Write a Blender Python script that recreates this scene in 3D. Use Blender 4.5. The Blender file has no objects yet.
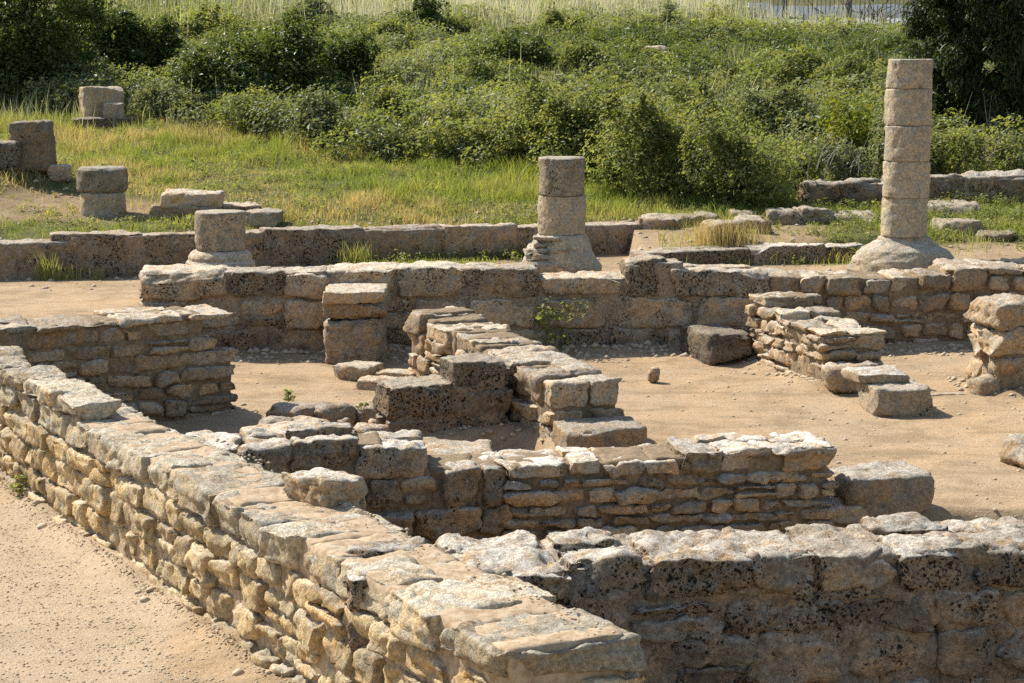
import bpy, math, random
import numpy as np

# ------------------------------------------------------------------ basics
SC = bpy.context.scene
COL = SC.collection
PI = math.pi
FPX, PITCH, CAMH, HOR = 2000.0, math.radians(8.2), 3.0, 53.3
CP, SP = math.cos(PITCH), math.sin(PITCH)


def ray(u, v):
    xr, yd = (u - 512) / FPX, (v - 341.5) / FPX
    return np.array([xr, CP - yd * SP, -SP - yd * CP])


def at_z(u, v, z):
    d = ray(u, v)
    return d * ((z - CAMH) / d[2]) + np.array([0, 0, CAMH])


def at_y(u, v, y):
    d = ray(u, v)
    return d * (y / d[1]) + np.array([0, 0, CAMH])


# ------------------------------------------------------------------ noise
def _hash(ix, iy, iz):
    h = (ix.astype(np.uint32) * np.uint32(374761393) + iy.astype(np.uint32) * np.uint32(668265263)
         + iz.astype(np.uint32) * np.uint32(2246822519))
    h = (h ^ (h >> np.uint32(13))) * np.uint32(1274126177)
    h = h ^ (h >> np.uint32(16))
    return h.astype(np.float64) / 4294967295.0 * 2 - 1


def vnoise(P):
    i = np.floor(P).astype(np.int64)
    f = P - i
    f = f * f * f * (f * (f * 6 - 15) + 10)
    out = 0
    for dx in (0, 1):
        wx = f[:, 0] if dx else 1 - f[:, 0]
        for dy in (0, 1):
            wy = f[:, 1] if dy else 1 - f[:, 1]
            for dz in (0, 1):
                wz = f[:, 2] if dz else 1 - f[:, 2]
                out = out + wx * wy * wz * _hash(i[:, 0] + dx, i[:, 1] + dy, i[:, 2] + dz)
    return out


def fbm(P, octv=4, gain=.5):
    a, s, t = 1.0, 0, 0
    Q = P.copy()
    for _ in range(octv):
        s = s + a * vnoise(Q)
        t += a
        a *= gain
        Q = Q * 2.03 + 17.3
    return s / t


def fbm2(x, y, octv=4, seed=0.0):
    x = np.atleast_1d(np.asarray(x, float)); y = np.atleast_1d(np.asarray(y, float))
    return fbm(np.stack([x.ravel(), y.ravel(), np.full(x.size, seed)], 1), octv).reshape(x.shape)


def sstep(a, b, x):
    t = np.clip((x - a) / (b - a), 0, 1)
    return t * t * (3 - 2 * t)


# ------------------------------------------------------------------ terrain
def yF(x):
    return 20.05 + .062 * x


def yM(x):
    return 23.75 + .273 * x


FEET = [(-4.5, 15.4, -.02, 7.31), (-2.05, 11.95, 2.02, 12.55), (-2.05, 12.5, 1.95, 13.1), (-.99, 18.4, .31, 15.15), (-.43, 18.6, .85, 15.3), (-.98, 15.45, 0, 15.75),
        (-5.4, 14.5, -2.28, 16.4), (-2.28, 16.4, -2.6, 16.9), (-3.72, 19.83, 2.6, 20.2), (2.6, 20.25, 7.2, 20.65), (2.31, 19.5, 2.76, 17.85), (2.76, 17.85, 3.26, 17.95), (4.36, 17.45, 6.3, 18.), (4.36, 17.45, 4.1, 18.2)]


def zg(x, y):
    x = np.asarray(x, float); y = np.asarray(y, float)
    n = fbm2(x * .9, y * .9, 4, 3.1)
    court = .02 * n + .012 * fbm2(x * 4, y * 4, 3, 9.) + .05 * sstep(-1.2, -3.5, x) * sstep(14, 9, y)
    up = .62 + .1 * np.maximum(y - 21.4, 0)
    up = up + .12 * sstep(-1, -4, x) * sstep(21.5, 23, y) * sstep(30, 25, y)
    up = up + .48 * np.exp(-((x + 7.0) / 1.1) ** 2 - ((y - 26.6) / 1.5) ** 2)
    up = up + sstep(22, 30, y) * .10 * n + sstep(34, 40, y) * .35 * fbm2(x * .12, y * .12, 3, 5.)
    lo = .6 + .02 * n - .1 * sstep(-1.5, -3.6, x)
    yN = 22.35 + .315 * (x - 1.45)
    lo = lo + (up - lo) * np.where(x < 1.45, 0, np.maximum(sstep(yN + .05, yN + .35, y), sstep(4.1, 4.7, x)))
    terr = np.where(y > yM(x) + .2, up, lo)
    low_terr = .5 + .02 * n
    inside = sstep(.32, .42, x + .555 * (y - 7.42) + .02)
    court = court - .3 * inside * sstep(12.3, 12.1, y - .148 * (x + 2.05))
    court = court - .16 * inside * sstep(.3, .1, x + .3 * (y - 15.2)) * sstep(12.4, 12.7, y - .148 * (x + 2.05)) * sstep(15.75, 15.45, y - .3 * x)
    court = court + .022 * fbm2(x * 1.6, y * 1.6, 3, 12.)
    if x.size > 4000 or True:
        bd = np.full(x.shape, 9.)
        for (ax, ay, bx, by) in FEET:
            ux, uy = bx - ax, by - ay; L2 = ux * ux + uy * uy
            t = np.clip(((x - ax) * ux + (y - ay) * uy) / L2, 0, 1)
            bd = np.minimum(bd, np.hypot(x - ax - t * ux, y - ay - t * uy))
        court = court + (.055 + .035 * fbm2(x * 3.1, y * 3.1, 3, 15.)) * np.exp(-(bd / .13) ** 2)
    ft = sstep(yF(x) + .2, yF(x) + .45, y)
    lt = sstep(-3.42, -3.6, x) * sstep(16.2, 16.6, y - .55 * (x + 3.0) * (x < -2))
    base = court * (1 - lt) + low_terr * lt
    return base * (1 - ft) + terr * ft


def zg1(x, y):
    return float(zg(np.array([x]), np.array([y]))[0])


def at_g(u, v):
    """first point of the terrain behind the upper court that a view ray meets"""
    d = ray(u, v)
    t = np.linspace(20.9, 90, 3000) / d[1]
    P = t[:, None] * d[None] + np.array([0, 0, CAMH])
    below = P[:, 2] < zg(P[:, 0], P[:, 1])
    k = int(np.argmax(below)) if below.any() else -1
    return P[k]


# ------------------------------------------------------------------ mesh + naming helpers
def build(name, V, Q, mat, parent=None, loc=(0, 0, 0), tint=None, smooth=True, tris=False):
    me = bpy.data.meshes.new(name)
    V = np.asarray(V, np.float32); Q = np.asarray(Q, np.int32)
    k = Q.shape[1]
    me.vertices.add(len(V)); me.vertices.foreach_set('co', V.ravel())
    me.loops.add(Q.size); me.loops.foreach_set('vertex_index', Q.ravel())
    me.polygons.add(len(Q))
    me.polygons.foreach_set('loop_start', np.arange(0, Q.size, k, dtype=np.int32))
    me.polygons.foreach_set('loop_total', np.full(len(Q), k, np.int32))
    me.polygons.foreach_set('use_smooth', np.full(len(Q), smooth, bool))
    if tint is not None:
        a = me.color_attributes.new('tint', 'FLOAT_COLOR', 'POINT')
        a.data.foreach_set('color', np.asarray(tint, np.float32).ravel())
    me.materials.append(mat)
    me.update(); me.validate()
    o = bpy.data.objects.new(name, me)
    COL.objects.link(o)
    o.location = loc
    if parent is not None:
        o.parent = parent
    return o


def tag(o, label, cat, group=None, kind='thing'):
    o['label'] = label; o['category'] = cat; o['kind'] = kind
    if group: o['group'] = group
    return o


def empty(name, loc):
    o = bpy.data.objects.new(name, None)
    COL.objects.link(o); o.location = loc
    o.empty_display_size = .2
    return o


# ------------------------------------------------------------------ stones
_TOPO = {}


def lattice(nx, ny, nz):
    key = (nx, ny, nz)
    if key in _TOPO: return _TOPO[key]
    I = np.full((nx + 1, ny + 1, nz + 1), -1, np.int64)
    g = np.stack(np.meshgrid(range(nx + 1), range(ny + 1), range(nz + 1), indexing='ij'), -1)
    s = (g[..., 0] == 0) | (g[..., 0] == nx) | (g[..., 1] == 0) | (g[..., 1] == ny) | (g[..., 2] == 0) | (g[..., 2] == nz)
    I[s] = np.arange(s.sum())
    pts = g[s]
    Q = []
    def face(A, flip):
        q = np.stack([A[:-1, :-1], A[1:, :-1], A[1:, 1:], A[:-1, 1:]], -1).reshape(-1, 4)
        Q.append(q[:, ::-1] if flip else q)
    face(I[0], True); face(I[nx], False)
    face(I[:, 0], False); face(I[:, ny], True)
    face(I[:, :, 0], True); face(I[:, :, nz], False)
    _TOPO[key] = (pts, np.concatenate(Q))
    return _TOPO[key]


class Stones:
    """collects irregular stones (rounded, warped boxes) and displaces them with one noise call"""
    def __init__(s, seed):
        s.r = random.Random(seed); s.rs = np.random.RandomState(seed)
        s.V, s.N, s.Q, s.A, s.S, s.T, s.n = [], [], [], [], [], [], 0

    def add(s, c, half, M=None, res=.03, rnd=.35, warp=.1, amp=.012, tint=None, rot=0.0, chips=5):
        half = np.maximum(np.asarray(half, float), .012)
        n = [int(np.clip(math.ceil(2 * h / res), 2, 90)) for h in half]
        pts, Q = lattice(*n)
        lin = [np.linspace(-1, 1, k + 1) for k in n]
        q = np.stack([(.65 * lin[a] + .35 * np.sin(PI / 2 * lin[a]))[pts[:, a]] for a in range(3)], 1)
        p = q * half
        r = max(min(half) * rnd, .004)
        inn = np.clip(p, -(half - r), half - r)
        d = p - inn
        ln = np.linalg.norm(d, axis=1, keepdims=True); ln[ln < 1e-9] = 1
        nrm = d / ln
        p = inn + nrm * r
        if warp:
            cw = s.rs.uniform(-1, 1, (2, 2, 2, 3)) * half * warp
            w = (q + 1) / 2
            off = 0
            for i in (0, 1):
                for j in (0, 1):
                    for k in (0, 1):
                        ww = (w[:, 0] if i else 1 - w[:, 0]) * (w[:, 1] if j else 1 - w[:, 1]) * (w[:, 2] if k else 1 - w[:, 2])
                        off = off + ww[:, None] * cw[i, j, k]
            p = p + off
        for _ in range(chips):
            m = s.rs.choice([-1., 1.], 3) * s.rs.uniform(.15, 1, 3)
            if s.rs.rand() < .5: m[s.rs.randint(3)] *= .1
            m = m / half; m /= np.linalg.norm(m)
            pr_ = p @ m; off = pr_.max() * s.rs.uniform(.74, .97)
            ex = np.maximum(pr_ - off, 0)
            p = p - ex[:, None] * m
        if rot:
            c_, s_ = math.cos(rot), math.sin(rot)
            R = np.array([[c_, -s_, 0], [s_, c_, 0], [0, 0, 1]])
            p = p @ R.T; nrm = nrm @ R.T
        p = p + np.asarray(c, float)
        if M is not None:
            O, B = M
            p = p @ B + O; nrm = nrm @ B
        if tint is None:
            tint = s.tint()
        s.V.append(p); s.N.append(nrm); s.Q.append(Q + s.n); s.n += len(p)
        s.A.append(np.full(len(p), amp)); s.S.append(np.full(len(p), s.r.uniform(0, 60)))
        s.T.append(np.tile(np.asarray(tint, float), (len(p), 1)))

    def tint(s, pit=.4, warm=.5, bright=1.0):
        return (bright * s.r.uniform(.72, 1.22), np.clip(warm + s.r.uniform(-.4, .4), 0, 1), np.clip(pit + s.r.uniform(-.2, .2), 0, 1), 1)

    def finish(s, name, mat, parent=None, loc=(0, 0, 0)):
        V = np.concatenate(s.V); N = np.concatenate(s.N); A = np.concatenate(s.A); S = np.concatenate(s.S)
        P = V + S[:, None] * np.array([1.3, .7, 1.9])
        disp = A * (1.5 * fbm(P * 4.5, 3) + 1.1 * fbm(P * 12, 3, .5) + .35 * (.3 - np.abs(fbm(P * 31, 2))))
        pit = fbm(P * 24 + 50, 2)
        disp -= A * 1.5 * np.maximum(pit - .2, 0) * 1.8
        V = V + N * disp[:, None]
        # bedding planes: thin horizontal ledges weathered into the sides
        led = vnoise(np.stack([P[:, 0] * 2.5, P[:, 1] * 2.5, P[:, 2] * 34], 1))
        led = np.sign(led) * np.abs(led) ** .6
        V = V + N * (A * .6 * led * (1 - np.abs(N[:, 2])))[:, None]
        V = V - np.asarray(loc, float)
        return build(name, V, np.concatenate(s.Q), mat, parent, (0, 0, 0) if parent is not None else loc, np.concatenate(s.T))


def single_stone(name, label, cat, pos, half, mat, rot=0., seed=0, rnd=.4, warp=.15, amp=.014, res=.03, pit=.4, warm=.5, bright=1., group=None, parent=None, sink=.02):
    st = Stones(seed)
    st.add((pos[0], pos[1], pos[2] + half[2] - sink), half, None, res, rnd, warp, amp, st.tint(pit, warm, bright), rot)
    o = st.finish(name, mat, None, pos)
    if parent is None: tag(o, label, cat, group)
    return o


def wall(name, label, P0, P1, T, z0, prof, hc, wc, cap, mats, seed, res=.035, joint=.012, rnd=.4, warp=.12,
         amp=.013, pit=.35, warm=.5, bright=1., inset=.035, through=.5, jit=.018, split=.15, group='ruined stone walls', cat='wall', prof_jit=.018, caprnd=.3, core_pit=.2, core_drop=.028, core_bri=1.0, core_amp=.012, extra=(), taper=0., root=None):
    """masonry wall from P0 to P1 (its face is to the right of that direction), T thick behind the face"""
    P0 = np.array(P0, float); P1 = np.array(P1, float)
    L = float(np.linalg.norm(P1 - P0)); u = (P1 - P0) / L; back = np.array([-u[1], u[0]])
    O = np.array([P0[0], P0[1], 0.]); B = np.array([[u[0], u[1], 0], [back[0], back[1], 0], [0, 0, 1.]])
    ps = np.array([p[0] * (L if prof[-1][0] <= 1.0001 else 1) for p in prof]); pz = np.array([p[1] for p in prof])
    top = lambda s_: float(np.interp(s_, ps, pz))
    r = random.Random(seed)
    mid = (P0 + P1) / 2 + back * T / 2
    loc = (float(mid[0]), float(mid[1]), z0)
    if root is None:
        root = empty(name, loc)
        tag(root, label, cat, group)
    else:
        loc = tuple(root.location)
    T0 = T
    body = Stones(seed + 1); core = Stones(seed + 2)
    z = z0 - .06
    zmax = max(pz)
    hs = []
    while z < zmax + .02:
        h = r.uniform(*hc); hs.append((z, h)); z += h
    ncap = 0
    for ci, (z, h) in enumerate(hs):
        hn = hs[ci + 1][1] if ci + 1 < len(hs) else h
        s = 0.0
        while s < L - .02:
            w = r.uniform(*wc)
            tm = top(min(s + w / 2, L))
            is_top = z + h + .45 * hn > tm
            if is_top and cap: w = r.uniform(*cap)
            if L - (s + w) < wc[0] * .7: w = L - s
            tm = top(s + w / 2)
            if z > tm - .4 * h:
                s += w; continue
            z1 = tm + r.uniform(-prof_jit, prof_jit) if z + h + .45 * hn > tm else z + h
            is_top = z + h + .45 * hn > tm
            thr = is_top and r.random() < through
            jt = r.uniform(-jit, jit)
            T = T0 * (1 - taper * (1 - (s + w / 2) / L))
            m = 1 if thr else 2
            for k in range(m):
                if thr: b0, b1 = jt, T + r.uniform(-jit, jit)
                elif k == 0: b0, b1 = jt, T * r.uniform(.46, .56)
                else: b0, b1 = T * r.uniform(.5, .58), T + r.uniform(-jit, jit)
                zz1 = z1 if k == 0 else z1 + (r.uniform(-.02, .02) if is_top else 0)
                segs = [(z, zz1)]
                if not is_top and h > .1 and r.random() < split:
                    zm = z + (zz1 - z) * r.uniform(.4, .6); segs = [(z, zm), (zm, zz1)]
                for (a, b) in segs:
                    j2 = joint / 2
                    c = (s + w / 2, (b0 + b1) / 2, (a + b) / 2)
                    half = (w / 2 - j2, (b1 - b0) / 2 - (0 if thr else j2 / 2), (b - a) / 2 - j2)
                    if is_top:
                        st = Stones(seed * 131 + ncap)
                        st.add(c, half, (O, B), res, caprnd, warp * .8, amp, st.tint(pit + (.14 if pit > .4 else 0), warm, bright), r.uniform(-.03, .03))
                        st.finish('capstone', mats[1], root, loc)
                        ncap += 1
                    else:
                        body.add(c, half, (O, B), res, rnd, warp, amp, body.tint(pit, warm, bright), r.uniform(-.03, .03))
            s += w
    s = .06
    while s < L - .06:
        w = min(.3, L - .06 - s)
        T = T0 * (1 - taper * (1 - (s + w / 2) / L))
        tz = min(top(s), top(s + w), top(s + w / 2)) - core_drop
        if tz > z0:
            core.add((s + w / 2, T / 2, (z0 - .1 + tz) / 2), (w / 2 + .012, T / 2 - inset, (tz - z0 + .1) / 2), (O, B), .05 if core_amp < .02 else .03, .12, .02, core_amp,
                     (core_bri * r.uniform(.85, 1.1), .5, core_pit, 1), 0., 0)
        s += w
    for (e0, e1, b0, b1, za, zb_) in extra:
        s = e0
        while s < e1 - .05:
            w = min(r.uniform(.32, .62), e1 - s)
            if e1 - s - w < .2: w = e1 - s
            st = Stones(seed * 131 + ncap); ncap += 1
            bb = b1 + r.uniform(-.06, .05)
            st.add((s + w / 2, (b0 + bb) / 2, (za + zb_) / 2), (w / 2 - .006, (bb - b0) / 2, (zb_ - za) / 2 + r.uniform(-.008, .012)), (O, B), res, caprnd, warp, amp, st.tint(pit, warm, bright), r.uniform(-.04, .04))
            st.finish('capstone', mats[1], root, loc)
            s += w
    if body.n: body.finish('masonry', mats[0], root, loc)
    core.finish('mortar_fill', mats[2], root, loc)
    return root


# ------------------------------------------------------------------ materials
class NT:
    def __init__(s, name):
        s.m = bpy.data.materials.new(name); s.m.use_nodes = True
        s.t = s.m.node_tree; s.t.nodes.clear()
        s.out = s.t.nodes.new('ShaderNodeOutputMaterial')

    def n(s, typ, **kw):
        nd = s.t.nodes.new('ShaderNode' + typ)
        for k, v in kw.items(): setattr(nd, k, v)
        return nd

    def put(s, sock, v):
        if hasattr(v, 'is_linked') or isinstance(v, bpy.types.NodeSocket): s.t.links.new(v, sock)
        else: sock.default_value = v

    def noise(s, vec, scale, detail=4, rough=.55, dist=0.):
        nd = s.n('TexNoise'); nd.inputs['Scale'].default_value = scale; nd.inputs['Detail'].default_value = detail
        nd.inputs['Roughness'].default_value = rough; nd.inputs['Distortion'].default_value = dist
        s.put(nd.inputs['Vector'], vec)
        return nd.outputs['Fac']

    def voro(s, vec, scale, feature='F1'):
        nd = s.n('TexVoronoi', feature=feature); nd.inputs['Scale'].default_value = scale
        s.put(nd.inputs['Vector'], vec)
        return nd.outputs['Distance']

    def math(s, op, a, b=0.0, clamp=False):
        nd = s.n('Math', operation=op, use_clamp=clamp)
        s.put(nd.inputs[0], a); s.put(nd.inputs[1], b)
        return nd.outputs[0]

    def rng(s, v, a, b, c=0., d=1.):
        nd = s.n('MapRange', interpolation_type='SMOOTHSTEP')
        s.put(nd.inputs['Value'], v)
        for k, x in (('From Min', a), ('From Max', b), ('To Min', c), ('To Max', d)): s.put(nd.inputs[k], x)
        return nd.outputs[0]

    def mix(s, f, a, b, mode='MIX'):
        nd = s.n('Mix', data_type='RGBA', blend_type=mode)
        s.put(nd.inputs[0], f)
        for i, v in ((6, a), (7, b)):
            s.put(nd.inputs[i], v if isinstance(v, bpy.types.NodeSocket) else (*v, 1) if len(v) == 3 else v)
        return nd.outputs[2]

    def vadd(s, a, b, sc):
        m = s.n('VectorMath', operation='MULTIPLY_ADD')
        s.put(m.inputs[0], b); m.inputs[1].default_value = (sc, sc, sc); s.put(m.inputs[2], a)
        return m.outputs[0]

    def bump(s, h, strength, dist, nrm=None):
        b = s.n('Bump'); b.inputs['Strength'].default_value = strength; b.inputs['Distance'].default_value = dist
        s.put(b.inputs['Height'], h)
        if nrm is not None: s.put(b.inputs['Normal'], nrm)
        return b.outputs[0]

    def principled(s, col, rough=.9, spec=.2, nrm=None):
        p = s.n('BsdfPrincipled')
        s.put(p.inputs['Base Color'], col if isinstance(col, bpy.types.NodeSocket) else (*col, 1))
        s.put(p.inputs['Roughness'], rough); p.inputs['Specular IOR Level'].default_value = spec
        if nrm is not None: s.put(p.inputs['Normal'], nrm)
        return p.outputs[0]

    def end(s, sh):
        s.t.links.new(sh, s.out.inputs['Surface']); return s.m


def stone_mat(name, tan=(.46, .335, .20), ochre=(.50, .31, .145), grey=(.36, .31, .235), top=(.55, .485, .38), earth=0.0, topamt=.75, pits=1.0):
    m = NT(name)
    g = m.n('NewGeometry'); P = g.outputs['Position']
    at = m.n('Attribute', attribute_name='tint'); sp = m.n('SeparateColor'); m.t.links.new(at.outputs['Color'], sp.inputs[0])
    bri, warm, pit = sp.outputs[0], sp.outputs[1], sp.outputs[2]
    n1 = m.noise(P, 2.6, 5); n2 = m.noise(P, 9, 8, .7); n3 = m.noise(P, 40, 8, .75); n4 = m.noise(P, 130, 5, .7)
    w = m.math('ADD', warm, m.math('MULTIPLY', m.math('SUBTRACT', n1, .5), 2.4), True)
    c = m.mix(w, tan, ochre)
    c = m.mix(m.rng(n2, .44, .62, 0, .9), c, grey)
    c = m.mix(m.rng(m.noise(P, 14, 7, .75), .52, .66, 0, .6), c, (.50, .395, .26))
    n5 = m.noise(P, 5.5, 8, .75)
    c = m.mix(m.rng(n5, .52, .68, 0, .6), c, (.20, .145, .09))
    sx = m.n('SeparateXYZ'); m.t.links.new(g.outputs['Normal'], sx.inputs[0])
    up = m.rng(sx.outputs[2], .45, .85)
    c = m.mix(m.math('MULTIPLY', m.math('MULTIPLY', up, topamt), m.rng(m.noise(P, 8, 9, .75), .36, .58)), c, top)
    if earth > 0:
        e = m.math('MULTIPLY', m.rng(sx.outputs[2], .6, .9), m.rng(m.noise(P, 2.3, 8, .72), .60 - .2 * earth, .70 - .2 * earth))
        c = m.mix(e, c, m.mix(m.rng(n3, .35, .65), (.33, .225, .125), (.48, .365, .235)))
    nz_ = m.n('TexNoise'); nz_.inputs['Scale'].default_value = 36; m.t.links.new(P, nz_.inputs['Vector'])
    Pd = m.vadd(P, nz_.outputs['Color'], .03)
    v1 = m.voro(Pd, 30); v2 = m.voro(Pd, 66)
    patch = m.noise(P, 4.2, 6, .68)
    thr = m.math('SUBTRACT', .74, m.math('MULTIPLY', pit, .42))
    side = m.math('SUBTRACT', 1.0, m.math('MULTIPLY', up, .85))
    pm = m.math('MULTIPLY', m.math('MULTIPLY', m.rng(m.math('SUBTRACT', patch, thr), -.10, .12), pits), side)
    rg = m.noise(P, 33, 4, .62, .4)
    h1 = m.rng(m.math('SUBTRACT', rg, m.math('MULTIPLY', m.math('SUBTRACT', 1.0, pm), .16)), .575, .625)
    h2 = m.rng(m.math('ADD', v2, m.math('MULTIPLY', m.math('SUBTRACT', 1.0, pm), .35)), .36, .24)
    h3 = m.rng(m.math('ADD', v1, m.math('MULTIPLY', m.math('SUBTRACT', 1.0, pm), .4)), .34, .24)
    hole = m.math('MAXIMUM', m.math('MAXIMUM', h1, m.math('MULTIPLY', h2, .85)), h3)
    hole = m.math('MULTIPLY', hole, m.rng(pm, 0.02, .3))
    pat = m.math('MULTIPLY', m.rng(m.math('SUBTRACT', m.noise(P, 7.5, 9, .78), thr), -.12, .16), side)
    c = m.mix(m.math('MULTIPLY', pat, .55), c, (.13, .105, .08))
    c = m.mix(m.math('MULTIPLY', m.math('MULTIPLY', m.rng(m.noise(P, 55, 4, .7), .60, .70), pits), m.math('MULTIPLY', side, .4)), c, (.05, .045, .038))
    c = m.mix(m.math('MULTIPLY', hole, .95), c, (.018, .017, .016))
    c = m.mix(m.math('MULTIPLY', m.rng(m.noise(P, 60, 4, .7), .60, .70), .6), c, (.58, .53, .44))
    f = m.math('MULTIPLY', bri, m.math('MULTIPLY', m.rng(n3, .28, .72, .55, 1.4), m.rng(n4, .3, .7, .75, 1.22)))
    cc = m.n('CombineColor')
    for i in range(3): m.t.links.new(f, cc.inputs[i])
    c = m.mix(1.0, c, cc.outputs[0], 'MULTIPLY')
    h = m.math('ADD', m.math('MULTIPLY', n3, 1.0), m.math('MULTIPLY', n4, .35))
    h = m.math('ADD', h, m.math('MULTIPLY', n2, 1.6))
    h = m.math('SUBTRACT', h, m.math('MULTIPLY', hole, .5))
    return m.end(m.principled(c, .95, .08, m.bump(h, .85, .02)))


def earth_mat(name, veg=True):
    m = NT(name)
    g = m.n('NewGeometry'); P = g.outputs['Position']
    n1 = m.noise(P, .9, 6, .6); n2 = m.noise(P, 5, 8, .7); n3 = m.noise(P, 40, 6, .7); n4 = m.noise(P, 130, 3, .6)
    c = m.mix(m.rng(n1, .35, .65), (.445, .30, .165), (.41, .295, .18))
    c = m.mix(m.rng(n2, .5, .72, 0, .6), c, (.46, .365, .245))
    c = m.mix(m.rng(m.noise(P, 1.5, 8, .74), .46, .62, 0, .8), c, (.27, .185, .10))
    st_ = m.n('Mapping'); st_.inputs['Scale'].default_value = (.35, 1.6, 1); st_.inputs['Rotation'].default_value = (0, 0, .3); m.t.links.new(P, st_.inputs['Vector'])
    c = m.mix(m.rng(m.noise(st_.outputs[0], 2.2, 9, .75), .5, .62, 0, .65), c, (.25, .175, .095))
    c = m.mix(m.rng(m.noise(P, 11, 8, .78), .5, .62, 0, .5), c, (.29, .20, .115))
    c = m.mix(m.rng(n3, .52, .66, 0, .5), c, (.27, .19, .11))
    c = m.mix(m.rng(n4, .54, .68, 0, .55), c, (.60, .48, .34))
    if veg:
        at = m.n('Attribute', attribute_name='tint'); sp = m.n('SeparateColor'); m.t.links.new(at.outputs['Color'], sp.inputs[0])
        vg = m.rng(m.math('ADD', sp.outputs[0], m.math('MULTIPLY', m.math('SUBTRACT', n2, .5), .8)), .35, .65)
        c = m.mix(m.math('MULTIPLY', sp.outputs[2], .8), c, m.mix(m.rng(n2, .35, .65), (.20, .14, .08), (.33, .235, .135)))
        gc = m.mix(m.rng(n2, .35, .65), (.075, .085, .028), (.15, .125, .05))
        c = m.mix(vg, c, gc)
        gp = m.rng(m.math('ADD', sp.outputs[1], m.math('MULTIPLY', m.math('SUBTRACT', n2, .5), .5)), .4, .6)
        c = m.mix(m.math('MULTIPLY', gp, .6), c, m.mix(m.rng(n4, .3, .7), (.40, .30, .195), (.58, .45, .31)))
    h = m.math('ADD', m.math('MULTIPLY', n3, .8), m.math('ADD', m.math('MULTIPLY', n4, .5), m.math('MULTIPLY', n2, 1.2)))
    return m.end(m.principled(c, .97, .05, m.bump(h, .9, .014)))


def leaf_mat(name, a, b, c2, trans=.45, rough=.5, spec=.28):
    """leaf colour from the per-leaf tint: r mixes a->b, g mixes towards c2"""
    m = NT(name)
    at = m.n('Attribute', attribute_name='tint'); sp = m.n('SeparateColor'); m.t.links.new(at.outputs['Color'], sp.inputs[0])
    c = m.mix(sp.outputs[0], a, b)
    c = m.mix(sp.outputs[1], c, c2)
    p = m.principled(c, rough, spec)
    t = m.n('BsdfTranslucent')
    m.t.links.new(m.mix(1.0, c, (1.5, 1.4, .65), 'MULTIPLY'), t.inputs['Color'])
    mx = m.n('MixShader'); mx.inputs[0].default_value = trans
    m.t.links.new(p, mx.inputs[1]); m.t.links.new(t.outputs[0], mx.inputs[2])
    return m.end(mx.outputs[0])


def plain_mat(name, a, b, scale=20, rough=.85):
    m = NT(name); P = m.n('NewGeometry').outputs['Position']
    n = m.noise(P, scale, 6, .7)
    return m.end(m.principled(m.mix(m.rng(n, .35, .65), a, b), rough, .2, m.bump(n, .5, .01)))


STONE = stone_mat('limestone')
STONE_EARTHY = stone_mat('limestone_with_earth', earth=.42, tan=(.48, .385, .245), ochre=(.52, .375, .20), grey=(.40, .36, .275), top=(.58, .51, .39), topamt=.8, pits=.3)
STONE_PATH = stone_mat('limestone_path_face', tan=(.53, .395, .205), ochre=(.57, .365, .155), grey=(.43, .36, .235), topamt=.6, pits=.25)
STONE_PALE = stone_mat('pale_limestone', top=(.64, .575, .465), topamt=.95)
COLUMN = stone_mat('column_limestone', tan=(.48, .385, .25), ochre=(.50, .37, .22), grey=(.36, .33, .255), pits=.8)
EARTH_FILL = plain_mat('earth_fill', (.30, .205, .115), (.46, .35, .225), 22, .97)
MORTAR = plain_mat('earth_mortar', (.15, .105, .06), (.27, .195, .115), 30, .97)
PLASTER = stone_mat('rough_mortar_face', tan=(.36, .265, .165), ochre=(.40, .25, .14), grey=(.31, .26, .195))
EARTH = earth_mat('earth_ground')
GRAVEL = plain_mat('gravel_stone', (.36, .27, .17), (.56, .45, .31), 14, .95)
BARK = plain_mat('bark', (.10, .075, .05), (.20, .16, .11), 25)
TWIG = plain_mat('dry_twig', (.30, .26, .20), (.42, .37, .30), 25)

L_DARK = leaf_mat('dark_leaves', (.060, .088, .022), (.115, .150, .038), (.17, .19, .055), .4, .45, .32)
L_MID = leaf_mat('scrub_leaves', (.115, .140, .042), (.205, .225, .082), (.27, .28, .10), .5)
L_GREY = leaf_mat('grey_green_leaves', (.145, .168, .068), (.24, .255, .125), (.24, .25, .15), .35)
L_YEL = leaf_mat('yellow_green_leaves', (.10, .135, .018), (.19, .21, .022), (.30, .28, .03), .42)
L_CONIF = leaf_mat('conifer_sprays', (.022, .034, .009), (.045, .062, .016), (.11, .135, .03), .2, .5, .3)
GRASS = leaf_mat('grass_blades', (.185, .24, .045), (.32, .33, .09), (.44, .345, .19), .45, .6, .2)
DRYGRASS = leaf_mat('tall_grass_blades', (.17, .20, .06), (.27, .275, .125), (.56, .53, .47), .4, .6, .2)

# ------------------------------------------------------------------ ground
xs = np.unique(np.concatenate([np.linspace(-60, -10, 60), np.arange(-10, 9, .075), np.linspace(9, 60, 60)]))
ys = np.unique(np.concatenate([np.linspace(-6, 7, 20), np.arange(7, 29, .075), np.linspace(29, 64, 120), np.linspace(64, 300, 40)]))
X, Y = np.meshgrid(xs, ys, indexing='ij')
Z = zg(X, Y)
nx_, ny_ = X.shape
I = np.arange(nx_ * ny_).reshape(nx_, ny_)
Qg = np.stack([I[:-1, :-1], I[1:, :-1], I[1:, 1:], I[:-1, 1:]], -1).reshape(-1, 4)


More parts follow.
